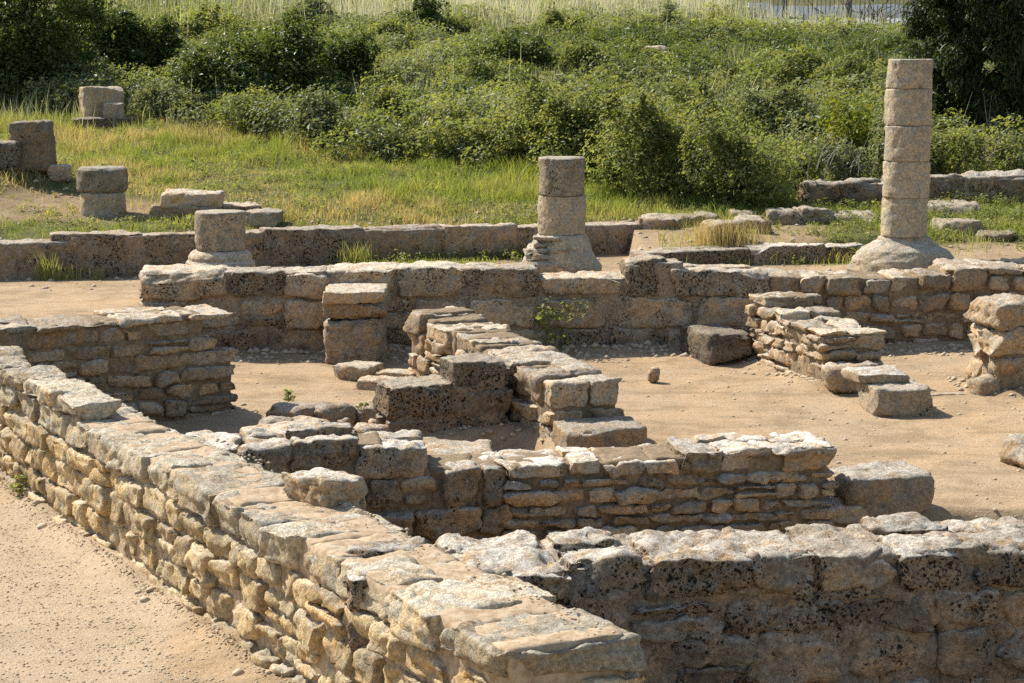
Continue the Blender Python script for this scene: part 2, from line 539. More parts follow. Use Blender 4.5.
def veg_mask(x, y):
    """0 bare earth .. 1 grown over, upper ground only"""
    n = fbm2(x * .7, y * .7, 4, 21.)
    beh = np.where(x < 1.7, sstep(0, .5, y - yM(x) - .35), sstep(22.3, 22.8, y))
    left = sstep(2.2, .6, x)
    right = sstep(24.2, 25.0, y + 1.1 * n) + .8 * sstep(3.7, 4.5, x + 1.6 * n) * sstep(22.7, 23.3, y + .5 * n)
    right = np.maximum(right, .3 + .5 * sstep(.0, .3, n) * sstep(23, 24, y))
    m = beh * np.clip(np.maximum(left, right), 0, 1)
    dirt = np.exp(-((x + 6.1) / 1.9) ** 2 - ((y - 24.6) / 1.15) ** 2)           # bare bank below the broken drum
    return np.clip(m - (1.15 + 1.2 * n) * dirt, 0, 1)


VG = veg_mask(X, Y)
GP = sstep(-1.0, -2.0, X) * sstep(14.5, 12.5, Y) * .62 * np.ones_like(X)
SOIL = sstep(22.6, 23.4, Y) * (1 - .9 * np.exp(-((X - 2.) / .7) ** 2 - ((Y - 23.6) / 1.3) ** 2))
tg = np.stack([VG, GP, SOIL, np.ones_like(X)], -1).reshape(-1, 4)
gr = build('ground', np.stack([X, Y, Z], -1).reshape(-1, 3), Qg, EARTH, tint=tg)
gr['kind'] = 'structure'

# ------------------------------------------------------------------ walls
W3 = (STONE, STONE, MORTAR)
wall('stone_wall', 'long wall of coursed yellow stones with an earth strewn flat top, beside the gravel path',
     (-4.5, 15.4), (-.02, 7.31), .62, 0., [(0, .775), (4.3, .765), (9.25, .75)],
     (.125, .185), (.17, .40), (.34, .75), (STONE_PATH, STONE_EARTHY, EARTH_FILL), 11, res=.019, joint=.022, rnd=.32, warp=.2, amp=.018,
     pit=.1, warm=.45, bright=1.08, inset=.05, through=.3, jit=.03, split=.04, prof_jit=.009, caprnd=.2, core_drop=.012, taper=.38,
     extra=[(-.05, 3.75, -.01, .27, .76, .865)])

wall('stone_wall', 'high dark pitted wall at the lower right, its near face in shade',
     (-.72, 8.5), (3.3, 9.17), .6, -.3, [(0, .74), (.5, .75), (.85, .72), (1.15, .78), (1.4, .74), (1.75, .79), (2.0, .75), (2.4, .76), (4.08, .76)],
     (.17, .25), (.22, .55), (.3, .6), (PLASTER, STONE_PALE, PLASTER), 23, res=.02, joint=.016, rnd=.4, warp=.24, amp=.022,
     pit=.6, warm=.65, bright=1.0, inset=.032, through=.4, jit=.008, split=.2, prof_jit=.03, core_pit=.55, core_bri=1.0, core_drop=.02, core_amp=.028, caprnd=.45)

cw = wall('stone_wall', 'low wall of thin stone courses in the middle, ending at a loose squared block',
     (-.05, 12.246), (2.08, 12.56), .55, -.3, [(0, .46), (.4, .465), (.9, .475), (1.3, .5), (2.09, .5)],
     (.065, .115), (.13, .34), (.22, .45), (STONE, STONE_PALE, MORTAR), 31, res=.022, joint=.018, rnd=.32, warp=.26, amp=.016,
     pit=.36, warm=.55, bright=1.06, inset=.045, through=.1, jit=.02, split=.08, core_drop=.02, caprnd=.25, prof_jit=.025)
wall('stone_wall', '', (-2.05, 11.95), (.0, 12.253), .55, -.3, [(0, .6), (.6, .63), (1.28, .62), (1.48, .62), (1.53, .46), (2.0, .45)],
     (.13, .2), (.2, .42), (.2, .45), (STONE, STONE_PALE, MORTAR), 36, res=.023, joint=.02, rnd=.4, warp=.28, amp=.021,
     pit=.42, warm=.5, bright=1.04, inset=.05, through=.1, jit=.03, split=.2, core_drop=.02, caprnd=.25, prof_jit=.03, root=cw)

wall('stone_wall', 'stepped wall descending towards us from the long dark wall, with a short side branch',
     (-.99, 18.4), (.31, 15.15), .6, -.1, [(0, .67), (.55, .66), (.75, .6), (1.4, .6), (2.0, .55), (2.5, .52), (3.5, .48)],
     (.12, .2), (.2, .42), (.35, .8), W3, 41, res=.027, joint=.014, rnd=.32, warp=.24, amp=.02, pit=.3, warm=.5, bright=1.02, inset=.04, jit=.03, through=.2, core_drop=.012)
wall('stone_wall', 'short pitted wall stub branching off the stepped wall, one block higher at its right end',
     (-.98, 15.45), (.0, 15.75), .5, -.2, [(0, .42), (.47, .42), (.5, .58), (1.02, .58)],
     (.17, .24), (.3, .6), (.45, .6), (PLASTER, STONE, PLASTER), 47, res=.025, joint=.012, rnd=.22, warp=.14, amp=.018, pit=.7, warm=.45, bright=.95, inset=.012, through=1., jit=.01, split=.0, core_pit=.6)

wall('stone_wall', 'wall of flat brown stones at the left edge, just behind the long path wall',
     (-5.4, 14.5), (-2.28, 16.4), .6, 0., [(0, .88), (2.2, .88), (2.8, .9), (3.46, .9), (3.47, .58), (3.65, .58)],
     (.085, .145), (.18, .42), (.3, .7), W3, 53, res=.027, joint=.014, rnd=.3, warp=.2, amp=.016, pit=.32, warm=.62, bright=.98, inset=.03, through=.3, core_drop=.012)

wall('stone_wall', 'long wall of large pitted blocks across the court, before the three columns',
     (-3.72, 19.83), (2.6, 20.2), .6, 0., [(0, .85), (2.3, .87), (4.0, .89), (4.07, .89), (4.1, .77), (5.05, .78), (5.08, .94), (5.55, .92), (5.58, .83), (6.33, .8)],
     (.24, .36), (.35, .95), (.45, .9), (STONE, STONE, PLASTER), 61, res=.033, joint=.014, rnd=.2, warp=.12, amp=.02, pit=.55, warm=.65, bright=1.12, inset=.04, through=.8, jit=.02, split=.2, core_pit=.5)

wall('stone_wall', 'rubble wall of rounded field stones right of the pitted wall, below the tallest column',
     (2.62, 20.25), (7.2, 20.65), .75, 0., [(0, .74), (1.4, .73), (2.1, .82), (4.6, .86)],
     (.12, .19), (.17, .4), (.25, .5), W3, 71, res=.033, joint=.02, rnd=.45, warp=.24, amp=.018, pit=.3, warm=.5, bright=.98, inset=.05, through=.2, jit=.025, split=.1, core_drop=.012)

wall('stone_wall', 'stepped broken wall end right of the sandy court, its layered stones descending to a block',
     (2.31, 19.5), (2.78, 17.78), .6, 0., [(0, .69), (.42, .69), (.46, .58), (.9, .57), (.95, .53), (1.78, .51)],
     (.1, .17), (.16, .34), (.22, .42), W3, 83, res=.025, joint=.018, rnd=.36, warp=.3, amp=.02, pit=.3, warm=.5, bright=1.04, inset=.05, jit=.035, through=.1, core_drop=.02, prof_jit=.03)

wall('stone_wall', 'massive two block wall end cut off by the right edge of the court',
     (4.29, 17.45), (6.4, 18.0), .62, .12, [(0, .64), (.2, .64), (.24, .84), (2.2, .84)],
     (.26, .3), (.6, .9), (.5, .8), W3, 91, res=.027, joint=.014, rnd=.3, warp=.24, amp=.026, pit=.3, warm=.75, bright=1.0, inset=.04, jit=.03, through=.5, split=.3)

wall('stone_wall', 'low kerb wall of long upright slabs along the foot of the meadow',
     (-7.6, 21.62), (1.65, 24.15), .42, .5, [(0, .98), (1.55, .98), (1.6, .93), (2.65, .94), (2.7, 1.0), (4, .98), (9.6, .985)],
     (.4, .44), (.9, 1.5), (.9, 1.5), (STONE, STONE, PLASTER), 97, res=.036, joint=.01, rnd=.14, warp=.06, amp=.016, pit=.54, warm=.6, bright=.98, inset=.012, through=1., jit=.012, split=0, core_pit=.5, caprnd=.14)

wall('stone_wall', 'low dark kerb topped by a smooth pale slab, left of the tallest column base',
     (1.45, 22.35), (4.15, 23.2), .5, .5, [(0, .8), (1, .8)],
     (.3, .32), (.7, 1.2), (.8, 1.4), (STONE, STONE_PALE, PLASTER), 101, res=.036, joint=.01, rnd=.16, warp=.05, amp=.012, pit=.7, warm=.4, bright=1.0, inset=.02, through=1., jit=.01, split=0, caprnd=.16)

a, b = at_g(806, 206), at_g(1075, 199)
zb = min(zg1(a[0], a[1]), zg1(b[0], b[1])) - .05
wall('stone_wall', 'farthest low wall of thick crusted blocks, behind the tallest column below the bushes',
     (a[0], a[1]), (b[0], b[1]), .5, zb, [(0, zb + .36), (.3, zb + .36), (.36, zb + .42), (1, zb + .46)],
     (.5, .55), (.7, 1.3), (.7, 1.3), (STONE, STONE_PALE, PLASTER), 107, res=.045, joint=.02, rnd=.5, warp=.1, amp=.03, pit=.6, warm=.6, bright=.95, inset=.03, through=1., jit=.02, split=0)

# ------------------------------------------------------------------ single blocks, slabs and stones
def block(label, pos, half, rot=0., seed=0, name='stone_block', cat='stone block', mat=None, **kw):
    return single_stone(name, label, cat, pos, half, mat or STONE, rot, seed, **kw)


block('squared grey block lying loose at the right end of the thin coursed wall', (2.42, 12.96, 0), (.28, .26, .15), .16, 201, amp=.016, pit=.35, warm=.35, mat=STONE_PALE, rnd=.3, warp=.12)
block('small footing stone wedged under the loose squared block', (2.16, 12.85, 0), (.14, .2, .06), .1, 202, amp=.014, pit=.4, warm=.5)
block('low squared block at the front foot of the stepped wall', (.66, 15.0, 0), (.31, .24, .105), .37 - .1, 203, amp=.012, pit=.3, warm=.6, rnd=.2, warp=.06, sink=.0)
block('layered stone at the front foot of the stepped broken wall end', (3.02, 17.68, 0), (.25, .15, .13), .25, 211, amp=.018, pit=.3, warm=.5, warp=.25)
block('flat topped lower block lying in front of the stepped broken wall end', (3.24, 16.72, 0), (.26, .3, .125), .12, 204, amp=.013, pit=.4, warm=.4, rnd=.25, warp=.1)
block('thinner slab resting on the rear of the low block by the broken wall end', (3.13, 16.92, .22), (.25, .2, .05), .12, 205, amp=.012, pit=.4, warm=.35, rnd=.35, warp=.12, mat=STONE_PALE, sink=0.)
block('dark tilted step stone between the pitted wall and the broken wall end', (2.06, 19.62, 0), (.25, .42, .16), .26, 206, amp=.016, pit=.6, warm=.3, bright=.75, warp=.22)
block('thin broken slab lying on the sand left of the block at the right edge', (3.86, 17.5, 0), (.2, .06, .02), .25, 207, name='stone_slab', cat='stone slab', amp=.008)
block('rough stone wedged under the massive block at the right edge', (4.2, 17.55, 0), (.11, .12, .09), .5, 208, name='loose_stone', cat='stone', rnd=.7, warp=.2)
block('small upright stone alone on the sandy court', (1.31, 18.25, 0), (.055, .05, .075), .4, 209, name='loose_stone', cat='stone', rnd=.95, warp=.12, amp=.008, res=.012, warm=.8, bright=1.1)
block('crumbling lump of masonry at the right edge of the sandy court', (3.86, 14.55, 0), (.22, .2, .1), .5, 210, name='loose_stone', cat='stone', rnd=.9, warp=.3, amp=.03)

pil = empty('stone_pier', (-1.54, 19.52, 0)); tag(pil, 'short square pier with a slab on top, built against the long pitted wall', 'pier')
s_ = Stones(221); s_.add((-1.53, 19.62, .2), (.29, .36, .23), None, .027, .25, .16, .022, s_.tint(.55, .6, 1.05)); s_.add((-1.535, 19.62, .515), (.28, .36, .085), None, .027, .35, .2, .02, s_.tint(.5, .7, .95)); s_.finish('shaft', STONE, pil, (-1.54, 19.52, 0))
s_ = Stones(222); s_.add((-1.54, 19.61, .655), (.295, .38, .06), None, .03, .35, .08, .012, s_.tint(.3, .5, 1.)); s_.finish('capstone', STONE, pil, (-1.54, 19.52, 0))

for k, (u, v, hw, hd, h) in enumerate([(356, 366, .2, .2, .07), (378, 378, .17, .17, .06), (402, 384, .17, .14, .06), (398, 368, .2, .14, .05)]):
    p = at_z(u, v, .1)
    block(['large flat kerb stone at the foot of the square pier', 'flat kerb stone second from the square pier, in line with the branch wall',
           'low kerb stone touching the branch wall', 'worn flat stone behind the kerb stones, against the stepped wall'][k], (p[0], p[1], 0), (hw, hd, h), -.35, 230 + k, name='kerb_stone', cat='kerb stone', group='kerb stones by the pier', pit=.3, warm=.4)

# rubble heap left of the branch wall
hp = empty('rubble_heap', (-1.45, 15.8, 0)); tag(hp, 'low heap of tumbled earthy rubble left of the short branch wall', 'rubble')
rr = random.Random(77)
for k in range(16):
    st = Stones(300 + k)
    x, y = rr.uniform(-1.85, -1.0), rr.uniform(15.35, 16.25)
    sz = rr.uniform(.06, .17)
    st.add((x, y, zg1(x, y) + sz * .3), (sz * rr.uniform(.9, 1.5), sz, sz * rr.uniform(.6, .9)), None, .025, .8, .25, .02, st.tint(.2, .6, 1.), rr.uniform(0, 3))
    st.finish('rubble_stone', STONE, hp, (-1.45, 15.8, 0))

# capping slabs seen on the left half of the coursed wall, and loose ones on the long wall
block('big pale rough stone lying on top of the long path wall', (-.96, 10.0, .70), (.19, .14, .085), -.75, 241, name='loose_stone', cat='stone', rnd=.4, warp=.3, amp=.024, res=.02, mat=STONE_PALE, warm=.3, pit=.25)
block('broad flat tan slab behind the coursed wall, below the pitted branch wall', (-.45, 13.2, .0), (.33, .3, .2), .1, 242, name='stone_slab', cat='stone slab', rnd=.3, warp=.1, warm=.7, bright=1.1)
block('small flat stone chip on the right end of the coursed wall', (1.28, 12.85, .5), (.1, .07, .022), .4, 243, name='loose_stone', cat='stone', rnd=.6, warp=.25, res=.015)
block('flat stone in the opening behind the left edge wall', (-1.75, 15.0, 0), (.3, .25, .1), .3, 244, name='stone_slab', cat='stone slab', warm=.4)

# ------------------------------------------------------------------ turned stone: column drums and bases
def lathe(prof, seed, loc, res=64, amp=.015, pit=.5, warm=.5, bright=1., squash=(1, 1), chips=1.0):
    """prof: (radius, z) list from bottom centre to top centre"""
    pr = np.array(prof, float)
    seg = np.linalg.norm(np.diff(pr, axis=0), axis=1)
    t = np.concatenate([[0], np.cumsum(seg)])
    tt = np.unique(np.concatenate([t, np.arange(0, t[-1], .022)]))
    R = np.interp(tt, t, pr[:, 0]); Zz = np.interp(tt, t, pr[:, 1])
    th = np.linspace(0, 2 * PI, res, endpoint=False)
    V = np.stack([np.outer(R, np.cos(th)) * squash[0], np.outer(R, np.sin(th)) * squash[1], np.outer(Zz, np.ones(res))], -1).reshape(-1, 3)
    V[:, 0] += math.sin(seed * 12.9) * .007; V[:, 1] += math.cos(seed * 7.7) * .007
    rad = np.stack([np.outer(np.ones(len(R)), np.cos(th)), np.outer(np.ones(len(R)), np.sin(th)), np.zeros((len(R), res))], -1).reshape(-1, 3)
    P = V + np.asarray(loc) + seed * 3.7
    d = amp * (1.2 * fbm(P * 5, 3) + .8 * fbm(P * 18, 3, .6)) - amp * chips * 3.5 * np.maximum(fbm(P * 11 + 9, 2) - .3, 0)
    ze = np.repeat(np.minimum(Zz - pr[:, 1].min(), pr[:, 1].max() - Zz), res)
    d -= .03 * chips * np.exp(-(ze / .03) ** 2) * np.maximum(fbm(P * 9 + 21, 3) - .08, 0)
    # edges broken where the outline turns sharply
    V = V + rad * (d * np.minimum(1, np.repeat(R, res) / .1))[:, None]
    V[:, 2] += .4 * amp * fbm(P * 9 + 3, 3)
    n = len(R); I = np.arange(n * res).reshape(n, res); J = np.roll(I, -1, 1)
    Q = np.stack([I[:-1], J[:-1], J[1:], I[1:]], -1).reshape(-1, 4)
    rr_ = random.Random(seed)
    tint = np.tile([bright * rr_.uniform(.86, 1.12), np.clip(warm + rr_.uniform(-.15, .15), 0, 1), pit, 1], (n * res, 1))
    return V, Q, tint


def drum_prof(r0, r1, z0, z1, e=.012):
    return [(0, z0), (r0 - e, z0), (r0, z0 + e), (r1, z1 - e), (r1 - e, z1), (0, z1)]


def part_lathe(name, prof, root, seed, mat=None, **kw):
    V, Q, T = lathe(prof, seed, root.location, **kw)
    return build(name, V, Q, mat or COLUMN, root, (0, 0, 0), T)


def zof(v, y):
    return float(at_y(512, v, y)[2])


# stump on the left
y0 = 21.0; p = at_y(220, 250, y0); zb = .6
c1 = empty('column_stump', (p[0], y0, zb)); tag(c1, 'shortest round column stump with a moulded base, on the kerb at the left', 'column', 'columns along the court')
zt, zs = zof(211, y0) - zb, zof(250, y0) - zb
part_lathe('drum', drum_prof(.262, .258, zs, zt), c1, 401, pit=.62, warm=.45, bright=.9)
part_lathe('base', [(0, 0), (.36, 0), (.365, zs - .2), (.36, zs - .13), (.325, zs - .1), (.33, zs - .07), (.31, zs - .03), (.275, zs), (0, zs)], c1, 402, pit=.4, warm=.55)

# broken column in the middle
y0 = 21.6; p = at_y(562, 240, y0)
c2 = empty('column', (p[0], y0, zb)); tag(c2, 'broken two drum column on a ragged layered base, at the middle of the row', 'column', 'columns along the court')
zt, zj, zs = zof(157, y0) - zb, zof(195, y0) - zb, zof(234, y0) - zb
part_lathe('drum', drum_prof(.252, .248, zj + .0015, zt, .014), c2, 411, pit=.66, warm=.4, bright=.92, chips=1.6)
part_lathe('drum', drum_prof(.258, .254, zs, zj - .0015, .009), c2, 412, pit=.35, warm=.6)
part_lathe('base', [(0, 0), (.42, 0), (.43, .12), (.38, .22), (.33, .33), (.285, zs - .03), (.265, zs), (0, zs)], c2, 413, amp=.022, pit=.35, warm=.6, chips=.8)
st = Stones(414)
for (dx, dy, hx, hy, z0_, z1_) in [(-.18, -.06, .27, .33, .0, .22), (-.17, -.1, .24, .27, .22, .28), (-.16, -.1, .22, .25, .28, .34), (-.13, -.1, .19, .22, .34, .40), (-.16, -.1, .15, .2, .40, .46)]:
    st.add((p[0] + dx, y0 + dy, zb + (z0_ + z1_) / 2), (hx, hy, (z1_ - z0_) / 2), None, .026, .6, .14, .018, st.tint(.35, .55, 1.))
st.finish('base_course', COLUMN, c2, c2.location)

# tall column on the right
y0 = 21.9; p = at_y(904.5, 240, y0); c3 = empty('column', (p[0], y0, zb)); tag(c3, 'tallest column of five stacked drums on a rounded mound of masonry', 'column', 'columns along the court')
vs = [59, 88.5, 125.5, 161, 197, 236]
rads = [.243, .245, .247, .249, .251, .253]
for k in range(5):
    za, zb_ = zof(vs[k + 1], y0) - zb, zof(vs[k], y0) - zb
    part_lathe('drum', drum_prof(rads[k + 1], rads[k], za + .0015, zb_ - .0015, .009), c3, 421 + k, pit=[.5, .12, .3, .15, .1][k], warm=[.35, .55, .6, .6, .6][k], bright=1.02)
zs = zof(236, y0) - zb
part_lathe('base', [(0, 0), (.58, 0), (.6, .05), (.55, .17), (.46, .27), (.34, .34), (.29, zs - .04), (.27, zs), (0, zs)], c3, 430, amp=.03, pit=.25, warm=.55, squash=(1, .85), chips=.8)

# stumps and blocks on the meadow
p = at_g(103, 214); d = p[1]; sc = d / FPX
c4 = empty('column_stump', tuple(p)); tag(c4, 'two piece drum stump with a wider dark upper drum, standing on bare earth', 'column stump', 'stumps on the meadow')
part_lathe('drum', drum_prof(23 * sc, 22.5 * sc, -.05, 22 * sc, .02), c4, 441, pit=.2, warm=.6, bright=1.)
part_lathe('drum', drum_prof(25 * sc, 25 * sc, 22 * sc + .004, 47 * sc, .03), c4, 442, pit=.7, warm=.35, bright=.8, chips=1.8)
p = at_g(34, 168); sc = p[1] / FPX
c5 = empty('column_stump', tuple(p)); tag(c5, 'brown square sided stump with worn faces at the left edge of the meadow', 'column stump', 'stumps on the meadow')
s_ = Stones(451); s_.add((p[0], p[1], p[2] + 22 * sc), (19.5 * sc, 19 * sc, 25 * sc), None, .03, .2, .06, .016, s_.tint(.35, .7, .8)); s_.finish('shaft', STONE, c5, tuple(p))
p = at_g(107, 126); sc = p[1] / FPX
block('upright squared block with a cut step, on the grass before the dark bushes', (p[0] - .07, p[1], p[2] + .1), (20 * sc, 15 * sc, 17 * sc), .35, 461, amp=.012, pit=.35, warm=.4, rnd=.14, warp=.05)
block('smaller block leaning against the upright squared block on the meadow', (p[0] + 11 * sc, p[1] - .32, p[2] + .05), (10 * sc, 6 * sc, 11 * sc), .1, 462, amp=.012, pit=.35, warm=.4, rnd=.2)
block('flat dark slab under the squared block at the back of the meadow', (p[0], p[1] - .15, p[2] - .02), (34 * sc, 22 * sc, 6 * sc), .1, 463, name='stone_slab', cat='stone slab', pit=.6, bright=.8)
for k, (u, v, w, h, dp, lab, pt) in enumerate([
    (187, 219, 33, 14, .34, 'lower slab of the pile beside the round drum stump', .4), (190, 206, 30, 12, .3, 'upper slab of the pile beside the round drum stump', .2),
    (240, 214, 20, 8, .3, 'dark flat slab right of the slab pile, behind the shortest stump', .6), (262, 226, 18, 13, .28, 'mossy rough block at the right end of the slab pile', .5),
    (5, 168, 16, 24, .3, 'dark rough block half out of the picture beside the square stump', .6), (58, 180, 10, 12, .2, 'small stone at the edge of the bare bank below the square stump', .4)]):
    p = at_g(u, v if k != 1 else 219); sc = p[1] / FPX
    block(lab, (p[0], p[1] + dp * .5, p[2] + (.17 if k == 1 else 0)), (w * sc, dp, h * sc / 2 + .02), .1 * (k % 3 - 1), 470 + k, name='stone_slab' if k < 3 else 'stone_block', cat='stone slab' if k < 3 else 'stone block', pit=pt, warm=.4, amp=.018, warp=.16)
# scattered slabs between the columns and the bushes on the right
labs = ['flat slab lying just past the right end of the meadow kerb', 'long low stone in the line of slabs right of the kerb end', 'squared stone in the middle of the line of slabs, near the pale grass',
        'dark block leaning by the pale dry grass tuft', 'left of a pair of squared stones before the bushes', 'right of a pair of squared stones before the bushes',
        'flat slab on the green grass right of the tallest column', 'slab topped by a smaller one, right of the tallest column', 'worn stone in the grass at the right, below the farthest wall',
        'sunken flat stone near the right edge in bright grass', 'pale tilted slab behind the low dark kerb', 'thin slab showing behind the column base on the left side']
for k, (u, v, w, h, dp) in enumerate([(664, 228, 22, 9, .3), (692, 224, 26, 9, .25), (744, 220, 14, 8, .22), (752, 232, 17, 12, .25), (786, 223, 17, 12, .25), (812, 222, 17, 13, .25),
                                      (945, 211, 30, 8, .35), (962, 200, 18, 8, .25), (960, 232, 24, 9, .3), (996, 240, 18, 6, .25), (722, 243, 20, 22, .18), (840, 219, 40, 4, .3)]):
    p = at_g(u, v); sc = p[1] / FPX
    block(labs[k], (p[0], p[1] + dp * .5, p[2] - .03), (w * sc, dp, h * sc / 2 + .03), rr.uniform(-.3, .3), 490 + k, name='stone_slab', cat='stone slab', pit=.5, warm=.45, amp=.024, warp=.32, res=.035, rnd=.6, bright=.8)

# ------------------------------------------------------------------ loose gravel and crumbs of stone
def pebbles(name, n, fx, fy, smin, smax, seed, pw=3.0, mat=None, zoff=0.):
    rs = np.random.RandomState(seed)
    x = fx(rs, n); y = fy(rs, n, x)
    s = smin + (smax - smin) * rs.rand(n) ** pw
    oct_ = np.array([[1, 0, 0], [.6, .75, 0], [-.5, .8, .0], [-1, 0, 0], [-.5, -.8, 0], [.6, -.75, 0], [.15, .1, .62], [0, 0, -.6]])
    V = oct_[None] * (1 + rs.uniform(-.3, .3, (n, 8, 3)))
    a = rs.rand(n) * 2 * PI
    c, sn = np.cos(a)[:, None], np.sin(a)[:, None]
    V = np.stack([V[..., 0] * c - V[..., 1] * sn, V[..., 0] * sn + V[..., 1] * c, V[..., 2]], -1) * s[:, None, None]
    V += np.stack([x, y, zg(x, y) + s * .05 + zoff], 1)[:, None]
    F = []
    for i in range(6):
        F += [(i, (i + 1) % 6, 6), ((i + 1) % 6, i, 7)]
    Q = (np.array(F)[None] + (np.arange(n) * 8)[:, None, None]).reshape(-1, 3)
    tint = np.stack([rs.uniform(.8, 1.35, n), rs.rand(n), rs.rand(n) * .05, np.ones(n)], 1)
    o = build(name, V.reshape(-1, 3), Q, mat or GRAVEL, tint=np.repeat(tint, 8, 0), smooth=True)
    return tag(o, 'loose gravel and crumbs of stone strewn over the bare earth', 'gravel', kind='stuff')


def xA(y): return -.07 - .555 * (y - 7.42)
pebbles('gravel', 45000, lambda r, n: r.rand(n), lambda r, n, x: 8.8 + 6.2 * r.rand(n), .002, .012, 5, 6.)
g_ = bpy.data.objects['gravel']
# spread the path gravel between the frame edge and the wall foot
co = np.empty(len(g_.data.vertices) * 3, np.float32); g_.data.vertices.foreach_get('co', co); co = co.reshape(-1, 8, 3)
rs = np.random.RandomState(8)
cy = co[:, 7, 1]; cx0 = co[:, 7, 0].copy()
tx = xA(cy) - .02 - 3.2 * rs.rand(len(cy)) ** 1.3
co[:, :, 0] += (tx - cx0)[:, None]
co[:, :, 2] += (zg(tx, cy) - zg(cx0, cy))[:, None]
g_.data.vertices.foreach_set('co', co.ravel()); g_.data.update()
def by_feet(n, seed):
    r = np.random.RandomState(seed); F = np.array(FEET); k = r.randint(len(F), size=n); t = r.rand(n)
    d = r.randn(n) * .11
    ux, uy = F[k, 2] - F[k, 0], F[k, 3] - F[k, 1]; L = np.hypot(ux, uy)
    return F[k, 0] + ux * t - uy / L * d, F[k, 1] + uy * t + ux / L * d


fx_, fy_ = by_feet(1900, 31)
pebbles('gravel', 1900, lambda r, n: fx_, lambda r, n, x: fy_, .006, .042, 10, 4.)
pebbles('gravel', 4000, lambda r, n: -3.5 + 9 * r.rand(n), lambda r, n, x: 12.8 + 7.2 * r.rand(n), .003, .024, 6, 6.)
pebbles('gravel', 1600, lambda r, n: -3.2 + 9 * r.rand(n), lambda r, n, x: yF(x) - .04 - .5 * r.rand(n) ** 2, .008, .06, 7, 4.)
pebbles('gravel', 1800, lambda r, n: -7 + 14 * r.rand(n), lambda r, n, x: 21.2 + 5 * r.rand(n), .008, .05, 9, 4.)

def on_top(n, P0, P1, T, z, seed, smax):
    u = np.array(P1) - np.array(P0); L = np.linalg.norm(u); u = u / L; bk = np.array([-u[1], u[0]])
    before = set(bpy.data.objects)
    pebbles('gravel', n, lambda r, k: 0 * r.rand(k), lambda r, k, x: 10 + 0 * x, .003, smax, seed, 4.)
    g = [o for o in bpy.data.objects if o not in before][0]
    c = np.empty(len(g.data.vertices) * 3, np.float32); g.data.vertices.foreach_get('co', c); c = c.reshape(-1, 8, 3)
    r = np.random.RandomState(seed); s_ = r.rand(n) * L; b = .06 + r.rand(n) * (T - .12)
    base = zg1(0., 10.)
    c[:, :, 0] += (P0[0] + u[0] * s_ + bk[0] * b)[:, None]; c[:, :, 1] += (P0[1] + u[1] * s_ + bk[1] * b - 10)[:, None]; c[:, :, 2] += z - base
    g.data.vertices.foreach_set('co', c.ravel()); g.data.update()
    g['label'] = 'crumbs of stone strewn along the flat top of the long path wall'


on_top(350, (-2.2, 11.3), (-.02, 7.31), .6, .757, 12, .014)

# ------------------------------------------------------------------ grass
def blades(name, x, y, h, w, col, mat, seed, label, cat='grass', bend=.35, kind='stuff', zfun=zg, parent=None, loc=(0, 0, 0)):
    rs = np.random.RandomState(seed); n = len(x)
    a = rs.rand(n) * 2 * PI; lean = rs.rand(n) * bend * h
    la = rs.rand(n) * 2 * PI
    z = zfun(x, y) - .01
    dx, dy = np.cos(a) * w / 2, np.sin(a) * w / 2
    lx, ly = np.cos(la) * lean, np.sin(la) * lean
    B = np.stack([x, y, z], 1)
    V = np.zeros((n, 5, 3))
    V[:, 0] = B + np.stack([-dx, -dy, 0 * dx], 1); V[:, 1] = B + np.stack([dx, dy, 0 * dx], 1)
    m = B + np.stack([lx * .35, ly * .35, h * .55], 1)
    V[:, 2] = m + np.stack([dx, dy, 0 * dx], 1) * .8; V[:, 3] = m - np.stack([dx, dy, 0 * dx], 1) * .8
    V[:, 4] = B + np.stack([lx, ly, h], 1)
    k = np.arange(n) * 5
    Q = np.concatenate([np.stack([k, k + 1, k + 2], 1), np.stack([k, k + 2, k + 3], 1), np.stack([k + 3, k + 2, k + 4], 1)])
    o = build(name, V.reshape(-1, 3) - np.asarray(loc), Q, mat, parent, (0, 0, 0) if parent is not None else loc, tint=np.repeat(col, 5, 0), smooth=False)
    if label: tag(o, label, cat, kind=kind)
    return o


def grass_field(name, n, x0, x1, y0, y1, dens, hfun, w, mat, seed, label, colfun, bend=.35):
    rs = np.random.RandomState(seed)
    x = rs.uniform(x0, x1, n); y = rs.uniform(y0, y1, n)
    k = rs.rand(n) < dens(x, y)
    x, y = x[k], y[k]
    h = hfun(x, y) * rs.uniform(.5, 1.25, len(x))
    return blades(name, x, y, h, w * rs.uniform(.7, 1.4, len(x)), colfun(x, y, rs), mat, seed + 1, label, bend=bend)


def meadow_col(x, y, rs):
    n1 = fbm2(x * .45, y * .6, 4, 51.); n2 = fbm2(x * 1.6, y * 1.6, 3, 52.)
    dry = sstep(.0, .35, n1 + .35 * n2 + .28 * np.exp(-((x + 4) / 2.6) ** 2 - ((y - 26.5) / 2.2) ** 2) - .12 * sstep(-5.5, -7, x) - .3 * sstep(0, 1.5, x))
    return np.stack([np.clip(.5 + 1.1 * n2 + rs.uniform(-.4, .4, len(x)), 0, 1), np.clip(dry * .85 + .5 * n2 + rs.uniform(-.3, .25, len(x)), 0, 1), 0 * x, 0 * x + 1], 1)


def meadow_dens(x, y):
    return veg_mask(x, y) * sstep(36, 33, y) * (.3 + .7 * sstep(-.25, .2, fbm2(x * 1.7, y * 1.7, 3, 61.)))


def meadow_h(x, y):
    n = fbm2(x * .8, y * .8, 3, 62.); t = fbm2(x * 3.2, y * 3.2, 2, 63.)
    return .78 * (.07 + .11 * sstep(-.2, .4, n) + .10 * sstep(27, 31, y) + .15 * np.exp(-((x - .6) / 1.6) ** 2 - ((y - 27.5) / 2) ** 2)) * (1 + .9 * np.maximum(t, -.5))


